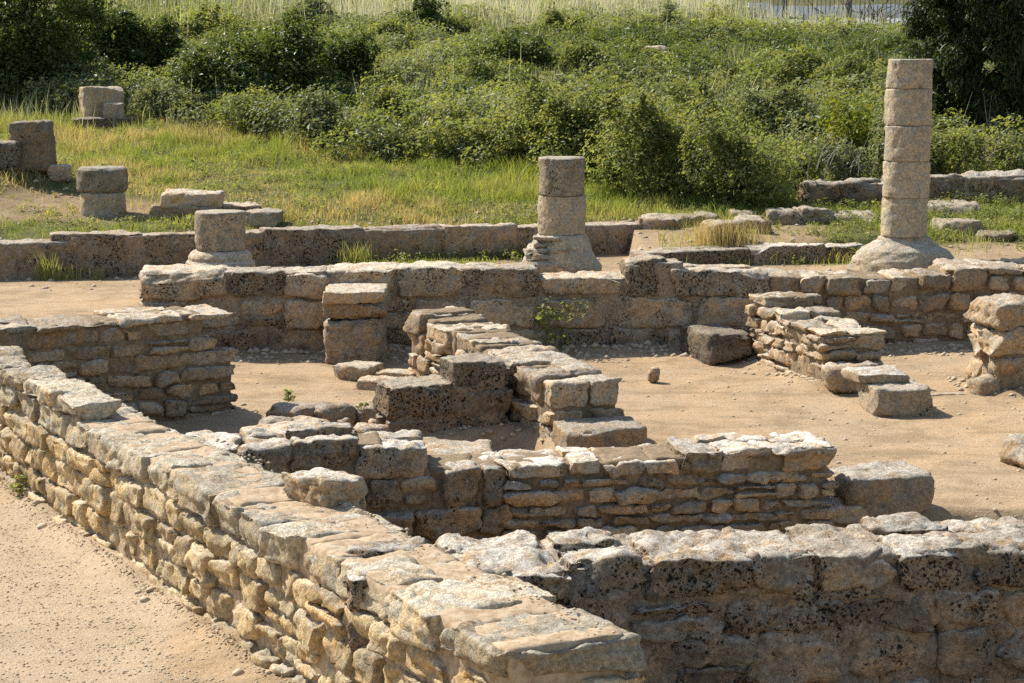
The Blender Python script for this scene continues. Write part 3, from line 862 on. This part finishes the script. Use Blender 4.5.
grass_field('meadow_grass', 330000, -9.5, 9, 22.2, 36, meadow_dens, meadow_h, .0075, GRASS, 70, 'spring grass of the meadow, green with straw coloured patches', meadow_col, .9)


def hill_dens(x, y):
    return sstep(31, 34, y) * (.4 + .6 * sstep(-.2, .3, fbm2(x * .3, y * .3, 3, 81.))) * ~((x > 5.9) & (y > 51.2))


def hill_col(x, y, rs):
    n1 = fbm2(x * .22, y * .3, 4, 91.)
    pale = sstep(45, 51, y + 5 * n1) * sstep(-9, -3, x + 4 * n1)
    return np.stack([np.clip(.5 + .8 * n1 + rs.uniform(-.35, .35, len(x)), 0, 1), np.clip(.22 + .3 * n1 + .95 * pale + rs.uniform(-.3, .3, len(x)), 0, 1), 0 * x, 0 * x + 1], 1)


grass_field('hillside_grass', 200000, -20, 20, 31, 63, hill_dens, lambda x, y: .36 + .3 * fbm2(x * .5, y * .5, 3, 83.) + .45 * sstep(46, 53, y), .013, DRYGRASS, 80, 'tall rough grass and dry stalks over the hillside', hill_col, .5)


grass_field('dry_stalks', 26000, -20, 20, 33, 56, lambda x, y: (.06 + .94 * sstep(44, 50, y)) * sstep(.0, .35, fbm2(x * .35, y * .35, 3, 87.) + .3 * sstep(44, 50, y)) * ~((x > 5.9) & (y > 51.2)), lambda x, y: .95 + 0 * x, .013, DRYGRASS, 84,
            'bleached dead stalks standing in the hillside scrub', lambda x, y, rs: np.stack([rs.rand(len(x)), rs.uniform(.75, 1, len(x)), 0 * x, 0 * x + 1], 1), .35)


def tuft(label, x, y, z, n, h, spread, mat, seed, col, name='grass_tuft', w=.008, bend=.6):
    rs = np.random.RandomState(seed)
    px = x + rs.randn(n) * spread; py = y + rs.randn(n) * spread * .6
    c = np.stack([np.clip(col[0] + rs.uniform(-.3, .3, n), 0, 1), np.clip(col[1] + rs.uniform(-.2, .2, n), 0, 1), 0 * px, 0 * px + 1], 1)
    o = blades(name, px, py, h * rs.uniform(.4, 1.1, n), np.full(n, w), c, mat, seed, None, bend=bend, zfun=lambda a, b: np.full(len(a), z), loc=(x, y, z))
    return tag(o, label, 'grass tuft')


p = at_g(724, 243)
tuft('tuft of dry straw coloured grass between the slabs left of the tallest column', p[0], p[1] - .1, p[2], 1100, .34, .2, GRASS, 501, (.9, .95), w=.004)

# ------------------------------------------------------------------ shrubs
def leaf_lumps(lumps, per, ls, rs, aspect=.55, inner=.35, upright=0.0, rag=0., seed=0):
    """lumps: (cx,cy,cz,r,tintbase) -> leaf quads spread through and over the clumps"""
    Vs, Ts = [], []
    for (cx, cy, cz, r, tb) in lumps:
        n = max(12, int(per * (r / .4) ** 2))
        d = rs.randn(n, 3); d /= np.linalg.norm(d, axis=1, keepdims=True)
        rad = np.where(rs.rand(n) < inner, rs.rand(n) ** .5 * .9, rs.uniform(.82, 1.1, n)) * r
        c = np.array([cx, cy, cz]) + d * rad[:, None] * np.array([1, 1, .85])
        if rag:
            for fr_, am in ((2.2, .7), (6.0, .35)):
                for ax in range(3):
                    c[:, ax] += rag * am * vnoise(c * fr_ / max(rag * 3, .3) + seed * 3.1 + ax * 31)
            c[:, 2] = np.maximum(c[:, 2], .02) if rag > 0 and cz < 5 else c[:, 2]
            far = rs.rand(n) < .10
            c[far] += (rs.randn(far.sum(), 3) * np.array([.5, .5, .8]) + np.array([0, 0, .25])) * rag * .55
        nrm = d * .45 + rs.randn(n, 3) * .5 + np.array([-.25, .2, .75])
        nrm /= np.linalg.norm(nrm, axis=1, keepdims=True)
        t = np.cross(nrm, rs.randn(n, 3) + np.array([0, 0, upright * 4])); t /= np.maximum(np.linalg.norm(t, axis=1, keepdims=True), 1e-6)
        b = np.cross(nrm, t)
        L = ls * rs.lognormal(0, .32, n)[:, None]
        if upright: t, b = b, t
        V = np.stack([c - t * L, c + b * L * aspect + nrm * L * .2, c + t * L, c - b * L * aspect + nrm * L * .2], 1)
        Vs.append(V)
        col = np.stack([np.clip(tb + rs.uniform(-.35, .35, n), 0, 1), np.clip(rs.rand(n) ** 4 * .9 + .8 * max(tb - .6, 0), 0, 1), 0 * rad, 0 * rad + 1], 1)
        Ts.append(np.repeat(col, 4, 0))
    V = np.concatenate(Vs).reshape(-1, 3); n = len(V) // 4
    return V, np.arange(n * 4).reshape(n, 4), np.concatenate(Ts)


def stems(pts, r0, r1, sides=5):
    """list of (start, end) -> tapered sticks"""
    V, Q, k = [], [], 0
    for a, b in pts:
        a, b = np.array(a, float), np.array(b, float)
        d = b - a; L = np.linalg.norm(d); d /= L
        s = np.cross(d, [0.3, .9, .2]); s /= np.linalg.norm(s); t = np.cross(d, s)
        m = (a + b) / 2 + s * L * .08
        for c, r in ((a, r0), (m, (r0 + r1) / 2), (b, r1)):
            for i in range(sides):
                an = 2 * PI * i / sides
                V.append(c + r * (math.cos(an) * s + math.sin(an) * t))
        for lv in (0, 1):
            for i in range(sides):
                j = (i + 1) % sides
                Q.append((k + lv * sides + i, k + lv * sides + j, k + (lv + 1) * sides + j, k + (lv + 1) * sides + i))
        k += 3 * sides
    return V, Q


def bush(label, base, W, H, mat, seed, ls=.06, per=420, name='bush', cat='bush', group='bushes on the hillside', nl=None, aspect=.55, tb=.5, stem_mat=None, dead=0):
    rs = np.random.RandomState(seed)
    nl = nl or int(12 + W * H * 4)
    root = empty(name, tuple(base)); tag(root, label, cat, group)
    lumps = []
    for k in range(nl):
        a = rs.rand() * 2 * PI; q = rs.rand() ** .5; zz = rs.rand()
        env = math.sqrt(max(0, 1 - (zz * .95) ** 2))
        R = rs.uniform(.10, .30) * min(W, H * 1.3)
        lumps.append((math.cos(a) * q * env * (W / 2 - R * .6), math.sin(a) * q * env * (W / 2 - R * .6) * .8, R * .3 + zz * (H - R * 1.1), R, np.clip(tb + rs.uniform(-.5, .5), 0, 1)))
    V, Q, T = leaf_lumps(lumps, per, ls, rs, aspect, rag=.30 * min(W, H), seed=seed)
    build('foliage', V, Q, mat, root, (0, 0, 0), T, smooth=False)
    pt = [((rs.uniform(-.1, .1), rs.uniform(-.1, .1), -.05), (l[0], l[1], l[2])) for l in lumps[:: 2]]
    SV, SQ = stems(pt, .022, .006)
    build('stem', SV, SQ, stem_mat or BARK, root)
    if dead:
        pt = []
        for k in range(dead):
            a = rs.uniform(0, 2 * PI)
            s0 = np.array([math.cos(a) * W * .3, math.sin(a) * W * .25 - W * .15, H * rs.uniform(.1, .5)])
            pt.append((s0, s0 + np.array([rs.uniform(-.3, .3), rs.uniform(-.35, -.05), rs.uniform(.2, .6)])))
        SV, SQ = stems(pt, .006, .002, 4)
        build('dead_twigs', SV, SQ, TWIG, root)
    return root


B_ = [
    # u, v base, width px, height px, material, base tint, label
    (18, 108, 130, 150, L_DARK, .35, 'tall dark bush filling the top left corner'),
    (68, 108, 80, 58, L_GREY, .45, 'grey green shrub at the foot of the dark corner bush'),
    (120, 92, 100, 78, L_DARK, .5, 'dark bush between the corner bush and the glossy thicket'),
    (75, 45, 70, 45, L_MID, .5, 'small round shrub above the dark bushes near the top left'),
    (165, 122, 90, 40, L_GREY, .5, 'low silvery shrub right of the upright squared block'),
    (222, 116, 95, 80, L_DARK, .55, 'glossy dark bush at the left of the central thicket'),
    (285, 112, 110, 88, L_DARK, .5, 'largest glossy dark bush in the thicket above the meadow'),
    (340, 104, 95, 78, L_DARK, .4, 'darkest bush at the right end of the glossy thicket'),
    (255, 138, 90, 44, L_MID, .5, 'leafy shrub spilling down in front of the glossy thicket'),
    (325, 148, 90, 55, L_GREY, .5, 'grey shrub with bare white twigs at the meadow edge'),
    (398, 140, 80, 62, L_MID, .4, 'rounded shrub right of the grey twiggy shrub'),
    (430, 45, 72, 48, L_DARK, .45, 'dark shrub standing alone near the top of the hillside'),
    (385, 62, 60, 40, L_MID, .6, 'light green shrub left of the lone dark shrub'),
    (452, 152, 90, 52, L_MID, .55, 'mid green bush above the brightest grass in the middle'),
    (470, 100, 90, 42, L_MID, .4, 'broad creeping shrub in the middle of the hillside'),
    (520, 82, 80, 48, L_DARK, .6, 'dark bramble mound in the middle of the hillside'),
    (582, 88, 70, 45, L_MID, .3, 'rounded bramble mound right of the dark one'),
    (520, 165, 90, 70, L_MID, .6, 'yellowish leafy bush left of the big lentisk mass'),
    (640, 78, 60, 36, L_MID, .35, 'small dark green shrub beside the grey boulder on the hill'),
    (575, 182, 110, 92, L_MID, .35, 'dense bush behind the broken two drum column'),
    (650, 200, 130, 92, L_MID, .55, 'biggest dense bush right of the broken two drum column'),
    (735, 208, 130, 92, L_MID, .5, 'dense bush reaching down to the line of slabs'),
    (700, 135, 90, 55, L_MID, .55, 'bramble mound above the biggest dense bush'),
    (775, 150, 100, 62, L_GREY, .4, 'grey green bush left of the yellow bush'),
    (800, 195, 80, 50, L_MID, .5, 'small bush at the left end of the farthest low wall'),
    (848, 172, 72, 82, L_YEL, .5, 'bright yellow green bush left of the tallest column'),
    (840, 186, 70, 48, L_GREY, .5, 'twiggy grey shrub below the yellow bush'),
    (905, 182, 80, 60, L_GREY, .45, 'shrub hidden behind the tallest column shaft'),
    (955, 182, 90, 50, L_MID, .6, 'light bush at the foot of the dark conifer, right of the column'),
    (1008, 180, 70, 45, L_MID, .6, 'light bush at the right edge behind the farthest low wall'),
    (740, 62, 90, 32, L_GREY, .55, 'pale shrub below the road railing'),
    (840, 60, 80, 28, L_GREY, .5, 'pale feathery shrub under the right end of the railing'),
    (790, 100, 90, 48, L_MID, .6, 'green shrub on the slope under the pale shrubs'),
    (860, 110, 80, 52, L_MID, .45, 'green shrub behind the top of the tallest column'),
    (560, 45, 70, 35, L_MID, .6, 'light shrub near the top middle of the hillside'),
    (660, 45, 70, 35, L_GREY, .5, 'pale grassy shrub near the top right of the hillside'),
    (200, 55, 90, 45, L_MID, .55, 'green shrub on the slope above the thicket'),
    (300, 40, 80, 40, L_GREY, .5, 'pale shrub on the slope above the darkest bush'),
]
for k, (u, v, w, h, mat, tb, lab) in enumerate(B_):
    p = at_g(u, v); sc = p[1] / FPX
    ls = (.031 if mat is L_DARK else .027) * (p[1] / 36) ** .5
    bush(lab, (p[0], p[1] + w * sc * .25, p[2]), w * sc * 1.08, h * sc * 1.02, mat, 600 + k, ls, per=1500, tb=tb, dead=14 if k in (9, 22, 24, 26, 29) else 0)

# undergrowth nobody could count
rs = np.random.RandomState(901)
lum = []
for k in range(2300):
    y = 28 + 31 * rs.rand() ** .95; x = rs.uniform(-.30, .30) * y
    n = fbm2(np.array([x * .25]), np.array([y * .25]), 3, 33.)[0]
    if n < -.2 and rs.rand() < .5: continue
    if y < float(np.interp(x, [-6, -5.2, -3.4, 0, 1.2, 2.2], [34.5, 33, 29.8, 28.6, 27.2, 26.6])): continue
    if x > 5.6 and y > 48.5: continue
    if y > 49 and -6 < x and rs.rand() < .55: continue
    r = rs.uniform(.2, .5)
    zz = zg1(x, y)
    tb = np.clip(.5 + 1.3 * n + rs.uniform(-.25, .25), 0, 1)
    for j in range(3):
        lum.append((x + rs.uniform(-.5, .5), y + rs.uniform(-.4, .4), zz + r * rs.uniform(.3, .9), r * rs.uniform(.6, 1), tb))
hf = len(lum) // 2
spc = [fbm2(np.array([l[0] * .35 + 40]), np.array([l[1] * .35]), 2, 44.)[0] for l in lum[::3]]
spc = np.repeat(spc, 3)[:len(lum)]
dk = [l for l, q in zip(lum, spc) if q > .22]; rest = [l for l, q in zip(lum, spc) if q <= .22]; lum = rest; hf = len(lum) // 2
for part, mat, nm, lb in ((lum[:hf], L_MID, 'undergrowth', 'green scrub and brambles covering the hillside'), (lum[hf:], L_GREY, 'undergrowth', 'grey green low scrub mixed through the hillside'),
                         (dk, L_DARK, 'undergrowth', 'patches of dark glossy scrub on the hillside')):
    V, Q, T = leaf_lumps(part, 420, .034, rs)
    tag(build(nm, V, Q, mat, None, (0, 0, 0), T, smooth=False), lb, 'undergrowth', kind='stuff')

# ------------------------------------------------------------------ dark conifer at the right
p = at_g(975, 150)
tr = empty('conifer_tree', (p[0] + .22, p[1] + .9, p[2])); tag(tr, 'tall dark conifer with dense hanging sprays at the top right', 'tree')
rs = np.random.RandomState(77)
Wt = 150 * p[1] / FPX; Ht = 4.6
lum = []
for k in range(420):
    zz = rs.rand() ** .9; a = rs.rand() * 2 * PI
    env = (.72 + .28 * math.sin(PI * min(1, zz * 1.5 + .1))) * (1 - .35 * max(0, zz - .6) / .4)
    q = rs.uniform(.45, 1)
    lum.append((math.cos(a) * q * env * Wt * .5, math.sin(a) * q * env * Wt * .5, .15 + zz * (Ht - .3), rs.uniform(.13, .27), np.clip(.35 + rs.uniform(-.35, .35), 0, 1)))
V, Q, T = leaf_lumps(lum, 900, .042, rs, .35, .3, upright=1.)
build('crown', V, Q, L_CONIF, tr, (0, 0, 0), T, smooth=False)
pt = [((0, 0, -.1), (.05, 0, 1.6)), ((.05, 0, 1.5), (0, 0, 3.6))]
SV, SQ = stems(pt, .14, .06, 9); build('trunk', SV, SQ, BARK, tr)
pt = []
for k in range(16):
    l = lum[k * 5]; pt.append(((0, 0, l[2] * .7), l[:3]))
SV, SQ = stems(pt, .03, .01); build('limb', SV, SQ, BARK, tr)
pt = []
for k in range(9):
    x0 = rs.uniform(-.55, .5) * Wt; s0 = np.array([x0, -Wt * .5 - .1, rs.uniform(.0, .3)])
    pt.append((s0, s0 + np.array([rs.uniform(-.3, .3), rs.uniform(-.1, .1), rs.uniform(.3, .8)])))
SV, SQ = stems(pt, .006, .002, 4); build('dead_twigs', SV, SQ, TWIG, tr)

rs = np.random.RandomState(944)
lum = []
for k in range(5200):
    if k < 3900: x, y = rs.uniform(-9, 8), rs.uniform(22.4, 34)
    elif k < 4500: x = rs.uniform(-6, 1.6); y = yM(x) - rs.exponential(.12) - .03
    elif k < 5000: x = rs.uniform(2.5, 7.); y = rs.uniform(22.5, 26.5)
    else: x = rs.uniform(-3.4, 5.); y = yF(x) - .1 - rs.exponential(.05)
    pr = float(veg_mask(np.array([x]), np.array([y]))[0]) if k < 3900 or 4500 <= k < 5000 else .5 * float(fbm2(np.array([x * 1.1]), np.array([3.]), 2, 8.)[0] > .05)
    if rs.rand() > pr * .8: continue
    r = rs.uniform(.03, .11) if k < 4500 or k < 5000 else rs.uniform(.02, .06)
    lum.append((x, y, zg1(x, y) + r * .6, r, np.clip(rs.uniform(0, 1.1), 0, 1)))
V, Q, T = leaf_lumps(lum, 900, .016, rs)
tag(build('weeds', V, Q, L_MID, None, (0, 0, 0), T, smooth=False), 'low broad leaved weeds among the grass and along the kerb', 'weeds', kind='stuff')

# grey boulder on the hill
p = at_g(655, 74); sc = p[1] / FPX
block('grey flat boulder half buried in the hillside scrub', (p[0], p[1], p[2] + .25), (14 * sc, .25, .16), .1, 531, name='boulder', cat='boulder', pit=.3, warm=.2, rnd=.6)

# ------------------------------------------------------------------ road, railing and bank behind it at the top right
ASPH = plain_mat('asphalt', (.25, .245, .25), (.33, .325, .33), 8)
PALE = plain_mat('pale_render', (.62, .60, .55), (.74, .71, .66), 6)
STEEL = plain_mat('grey_steel', (.10, .10, .105), (.15, .15, .15), 40, .5)
nx = 40
xx = np.linspace(6.5, 20, nx); yy = np.array([52.0, 53.2, 54.6, 56.2])
Xr, Yr = np.meshgrid(xx, yy, indexing='ij'); Zr = zg(Xr, Yr) + .05
I = np.arange(Xr.size).reshape(Xr.shape)
ro = build('road', np.stack([Xr, Yr, Zr], -1).reshape(-1, 3), np.stack([I[:-1, :-1], I[1:, :-1], I[1:, 1:], I[:-1, 1:]], -1).reshape(-1, 4), ASPH)
ro['kind'] = 'structure'


def box(c, h, V, Q):
    k = len(V)
    for sx in (-1, 1):
        for sy in (-1, 1):
            for sz in (-1, 1): V.append((c[0] + sx * h[0], c[1] + sy * h[1], c[2] + sz * h[2]))
    for f in ((0, 1, 3, 2), (4, 6, 7, 5), (0, 4, 5, 1), (2, 3, 7, 6), (0, 2, 6, 4), (1, 5, 7, 3)): Q.append([k + i for i in f])


V, Q = [], []
for i in range(24):
    x = 6.6 + i * .6; box((x + .3, 56.6, zg1(x + .3, 56.6) + .1), (.3, .12, .3), V, Q)
tag(build('parapet_wall', V, Q, PALE, smooth=False), 'pale rendered parapet along the far side of the road at the top right', 'wall')
fy = 51.4
fr = empty('railing', (9, fy, zg1(9, fy))); tag(fr, 'steel railing with thin upright bars beside the road at the top right', 'railing')
fl = np.array(fr.location)
V, Q = [], []; V2, Q2 = [], []
for i in range(110):
    x = 6.3 + i * .11
    z = zg1(x, fy); box((x - fl[0], 0, z + .55 - fl[2]), (.012, .012, .45), V, Q)
ba = build('bars', V, Q, STEEL, fr, smooth=False)
RV = {.1: ([], []), 1.0: ([], [])}
for i in range(12):
    x = 6.3 + i * 1.0
    za, zb2 = zg1(x, fy), zg1(x + 1.0, fy)
    for zo in (.1, 1.0):
        V, Q = RV[zo]; k = len(V)
        for (xx_, z) in ((x, za), (x + 1., zb2)):
            for oy in (-.02, .02):
                for oz in (-.025, .025): V.append((xx_ - fl[0], oy, z + zo + oz - fl[2]))
        for f in ((0, 1, 3, 2), (4, 6, 7, 5), (0, 4, 5, 1), (2, 3, 7, 6), (0, 2, 6, 4), (1, 5, 7, 3)): Q.append([k + i2 for i2 in f])
for V, Q in RV.values(): build('rail', V, Q, STEEL, fr, smooth=False)
for i in range(4):
    V, Q = [], []
    x = 6.9 + i * 1.65; box((x - fl[0], .0, zg1(x, fy) + .55 - fl[2]), (.05, .05, .62), V, Q)
    build('post', V, Q, STEEL, fr, smooth=False)
# bare branching shrub in front of the railing
p = at_g(862, 34)
bs = empty('bare_shrub', tuple(p)); tag(bs, 'dark bare branched shrub in front of the road railing', 'bush')
rs = np.random.RandomState(55); pt = []
for k in range(9):
    a = rs.uniform(-1.3, 1.3); L = rs.uniform(.5, 1.1)
    e = np.array([math.sin(a) * L * 1.3, rs.uniform(-.3, .3), math.cos(a) * L + .1]); pt.append(((0, 0, -.1), e))
    for j in range(3):
        s0 = e * rs.uniform(.4, .9); pt.append((s0, s0 + np.array([rs.uniform(-.4, .4), rs.uniform(-.2, .2), rs.uniform(.1, .4)])))
SV, SQ = stems(pt, .022, .008); build('branches', SV, SQ, BARK, bs)

# ------------------------------------------------------------------ small plants on and beside the masonry
def sprig(label, base, n, h, spread, mat, seed, ls=.025, name='small_plant'):
    rs = np.random.RandomState(seed)
    root = empty(name, tuple(base)); tag(root, label, 'plant')
    lum = [(rs.randn() * spread, rs.randn() * spread * .6, h * rs.uniform(.25, 1), h * .22, .5) for _ in range(n)]
    V, Q, T = leaf_lumps(lum, 260, ls, rs, .5)
    build('foliage', V, Q, mat, root, (0, 0, 0), T, smooth=False)
    SV, SQ = stems([((0, 0, -.02), (l[0], l[1], l[2])) for l in lum], .004, .002, 4)
    build('stem', SV, SQ, mat if False else BARK, root)
    return root


d_ = ray(26, 494); p = d_ * ((-.07 + .555 * 7.42) / (d_[0] + .555 * d_[1])); p[2] += CAMH
sprig('small green weed growing from the path side of the long wall', (p[0] - .03, p[1], p[2] - .06), 5, .17, .04, L_MID, 701, .022)
sprig('dark leafy shrub at the foot of the long pitted wall', (.44, 19.88, 0), 14, .5, .16, L_MID, 702, .026)
sprig('small weed at the base of the pitted wall, right of the dark shrub', (1.85, 19.98, 0), 6, .15, .12, L_DARK, 703)
p = at_z(292, 411, 0); sprig('small bright weed left of the rubble heap', (p[0], p[1], .03), 4, .14, .04, L_MID, 704, .02)
sprig('little green weed on top of the rubble heap', (-1.2, 15.75, .18), 3, .07, .05, L_MID, 705, .016)
for k, (u, n, h) in enumerate([(47, 14, .36), (62, 7, .2), (73, 6, .2), (98, 6, .18)]):
    x = (u - 512) / FPX * 22.0; y = yM(x) - .12; x = (u - 512) / FPX * y
    tuft(['tallest flowering weed in front of the meadow kerb', 'short weed right of the tallest one by the kerb', 'thin weed third along the meadow kerb', 'weed at the kerb nearest the column stump'][k], x, y - .12, zg1(x, y - .12), n * 6, h, .06, GRASS, 720 + k, (.3, .25), name='weed')
p = at_y(430, 258, 22.9)
tuft('mat of green weeds between the kerb and the pitted wall', p[0], 22.9, .6, 900, .075, .45, GRASS, 731, (.3, .1), w=.012)
p = at_y(345, 245, 22.8)
tuft('thin stalks of weeds against the kerb left of the green mat', p[0] + .1, 22.95, .6, 120, .3, .1, GRASS, 732, (.3, .3))

# ------------------------------------------------------------------ camera, light, world
cam = bpy.data.cameras.new('camera'); co_ = bpy.data.objects.new('camera', cam); COL.objects.link(co_)
co_.location = (0, 0, CAMH); co_.rotation_euler = (PI / 2 - PITCH, 0, 0)
cam.sensor_width = 36; cam.lens = FPX * 36 / 1024; cam.clip_end = 1000; cam.clip_start = .1
SC.camera = co_

EL, TH = math.radians(45), math.radians(36)
S = np.array([-math.cos(TH) * math.cos(EL), math.sin(TH) * math.cos(EL), math.sin(EL)])
sun = bpy.data.lights.new('sun', 'SUN'); sun.energy = 4.8; sun.angle = math.radians(.5); sun.color = (1, .965, .90)
so = bpy.data.objects.new('sun', sun); COL.objects.link(so)
from mathutils import Vector
so.rotation_euler = Vector((-S[0], -S[1], -S[2])).to_track_quat('-Z', 'Y').to_euler()
so.location = (-20, 20, 30)
w = bpy.data.worlds.new('World'); SC.world = w; w.use_nodes = True
nt = w.node_tree; nt.nodes.clear()
sky = nt.nodes.new('ShaderNodeTexSky'); sky.sky_type = 'NISHITA'; sky.sun_disc = False
sky.sun_elevation = EL; sky.sun_rotation = math.atan2(S[0], S[1])
bg = nt.nodes.new('ShaderNodeBackground'); bg.inputs[1].default_value = .118
ow = nt.nodes.new('ShaderNodeOutputWorld')
nt.links.new(sky.outputs[0], bg.inputs[0]); nt.links.new(bg.outputs[0], ow.inputs[0])
SC.view_settings.view_transform = 'Standard'; SC.view_settings.look = 'None'
SC.view_settings.exposure = 0.74; SC.view_settings.gamma = 1
SC.render.engine = 'CYCLES'
SC.cycles.max_bounces = 6; SC.cycles.diffuse_bounces = 3; SC.cycles.transmission_bounces = 3
SC.cycles.use_denoising = False
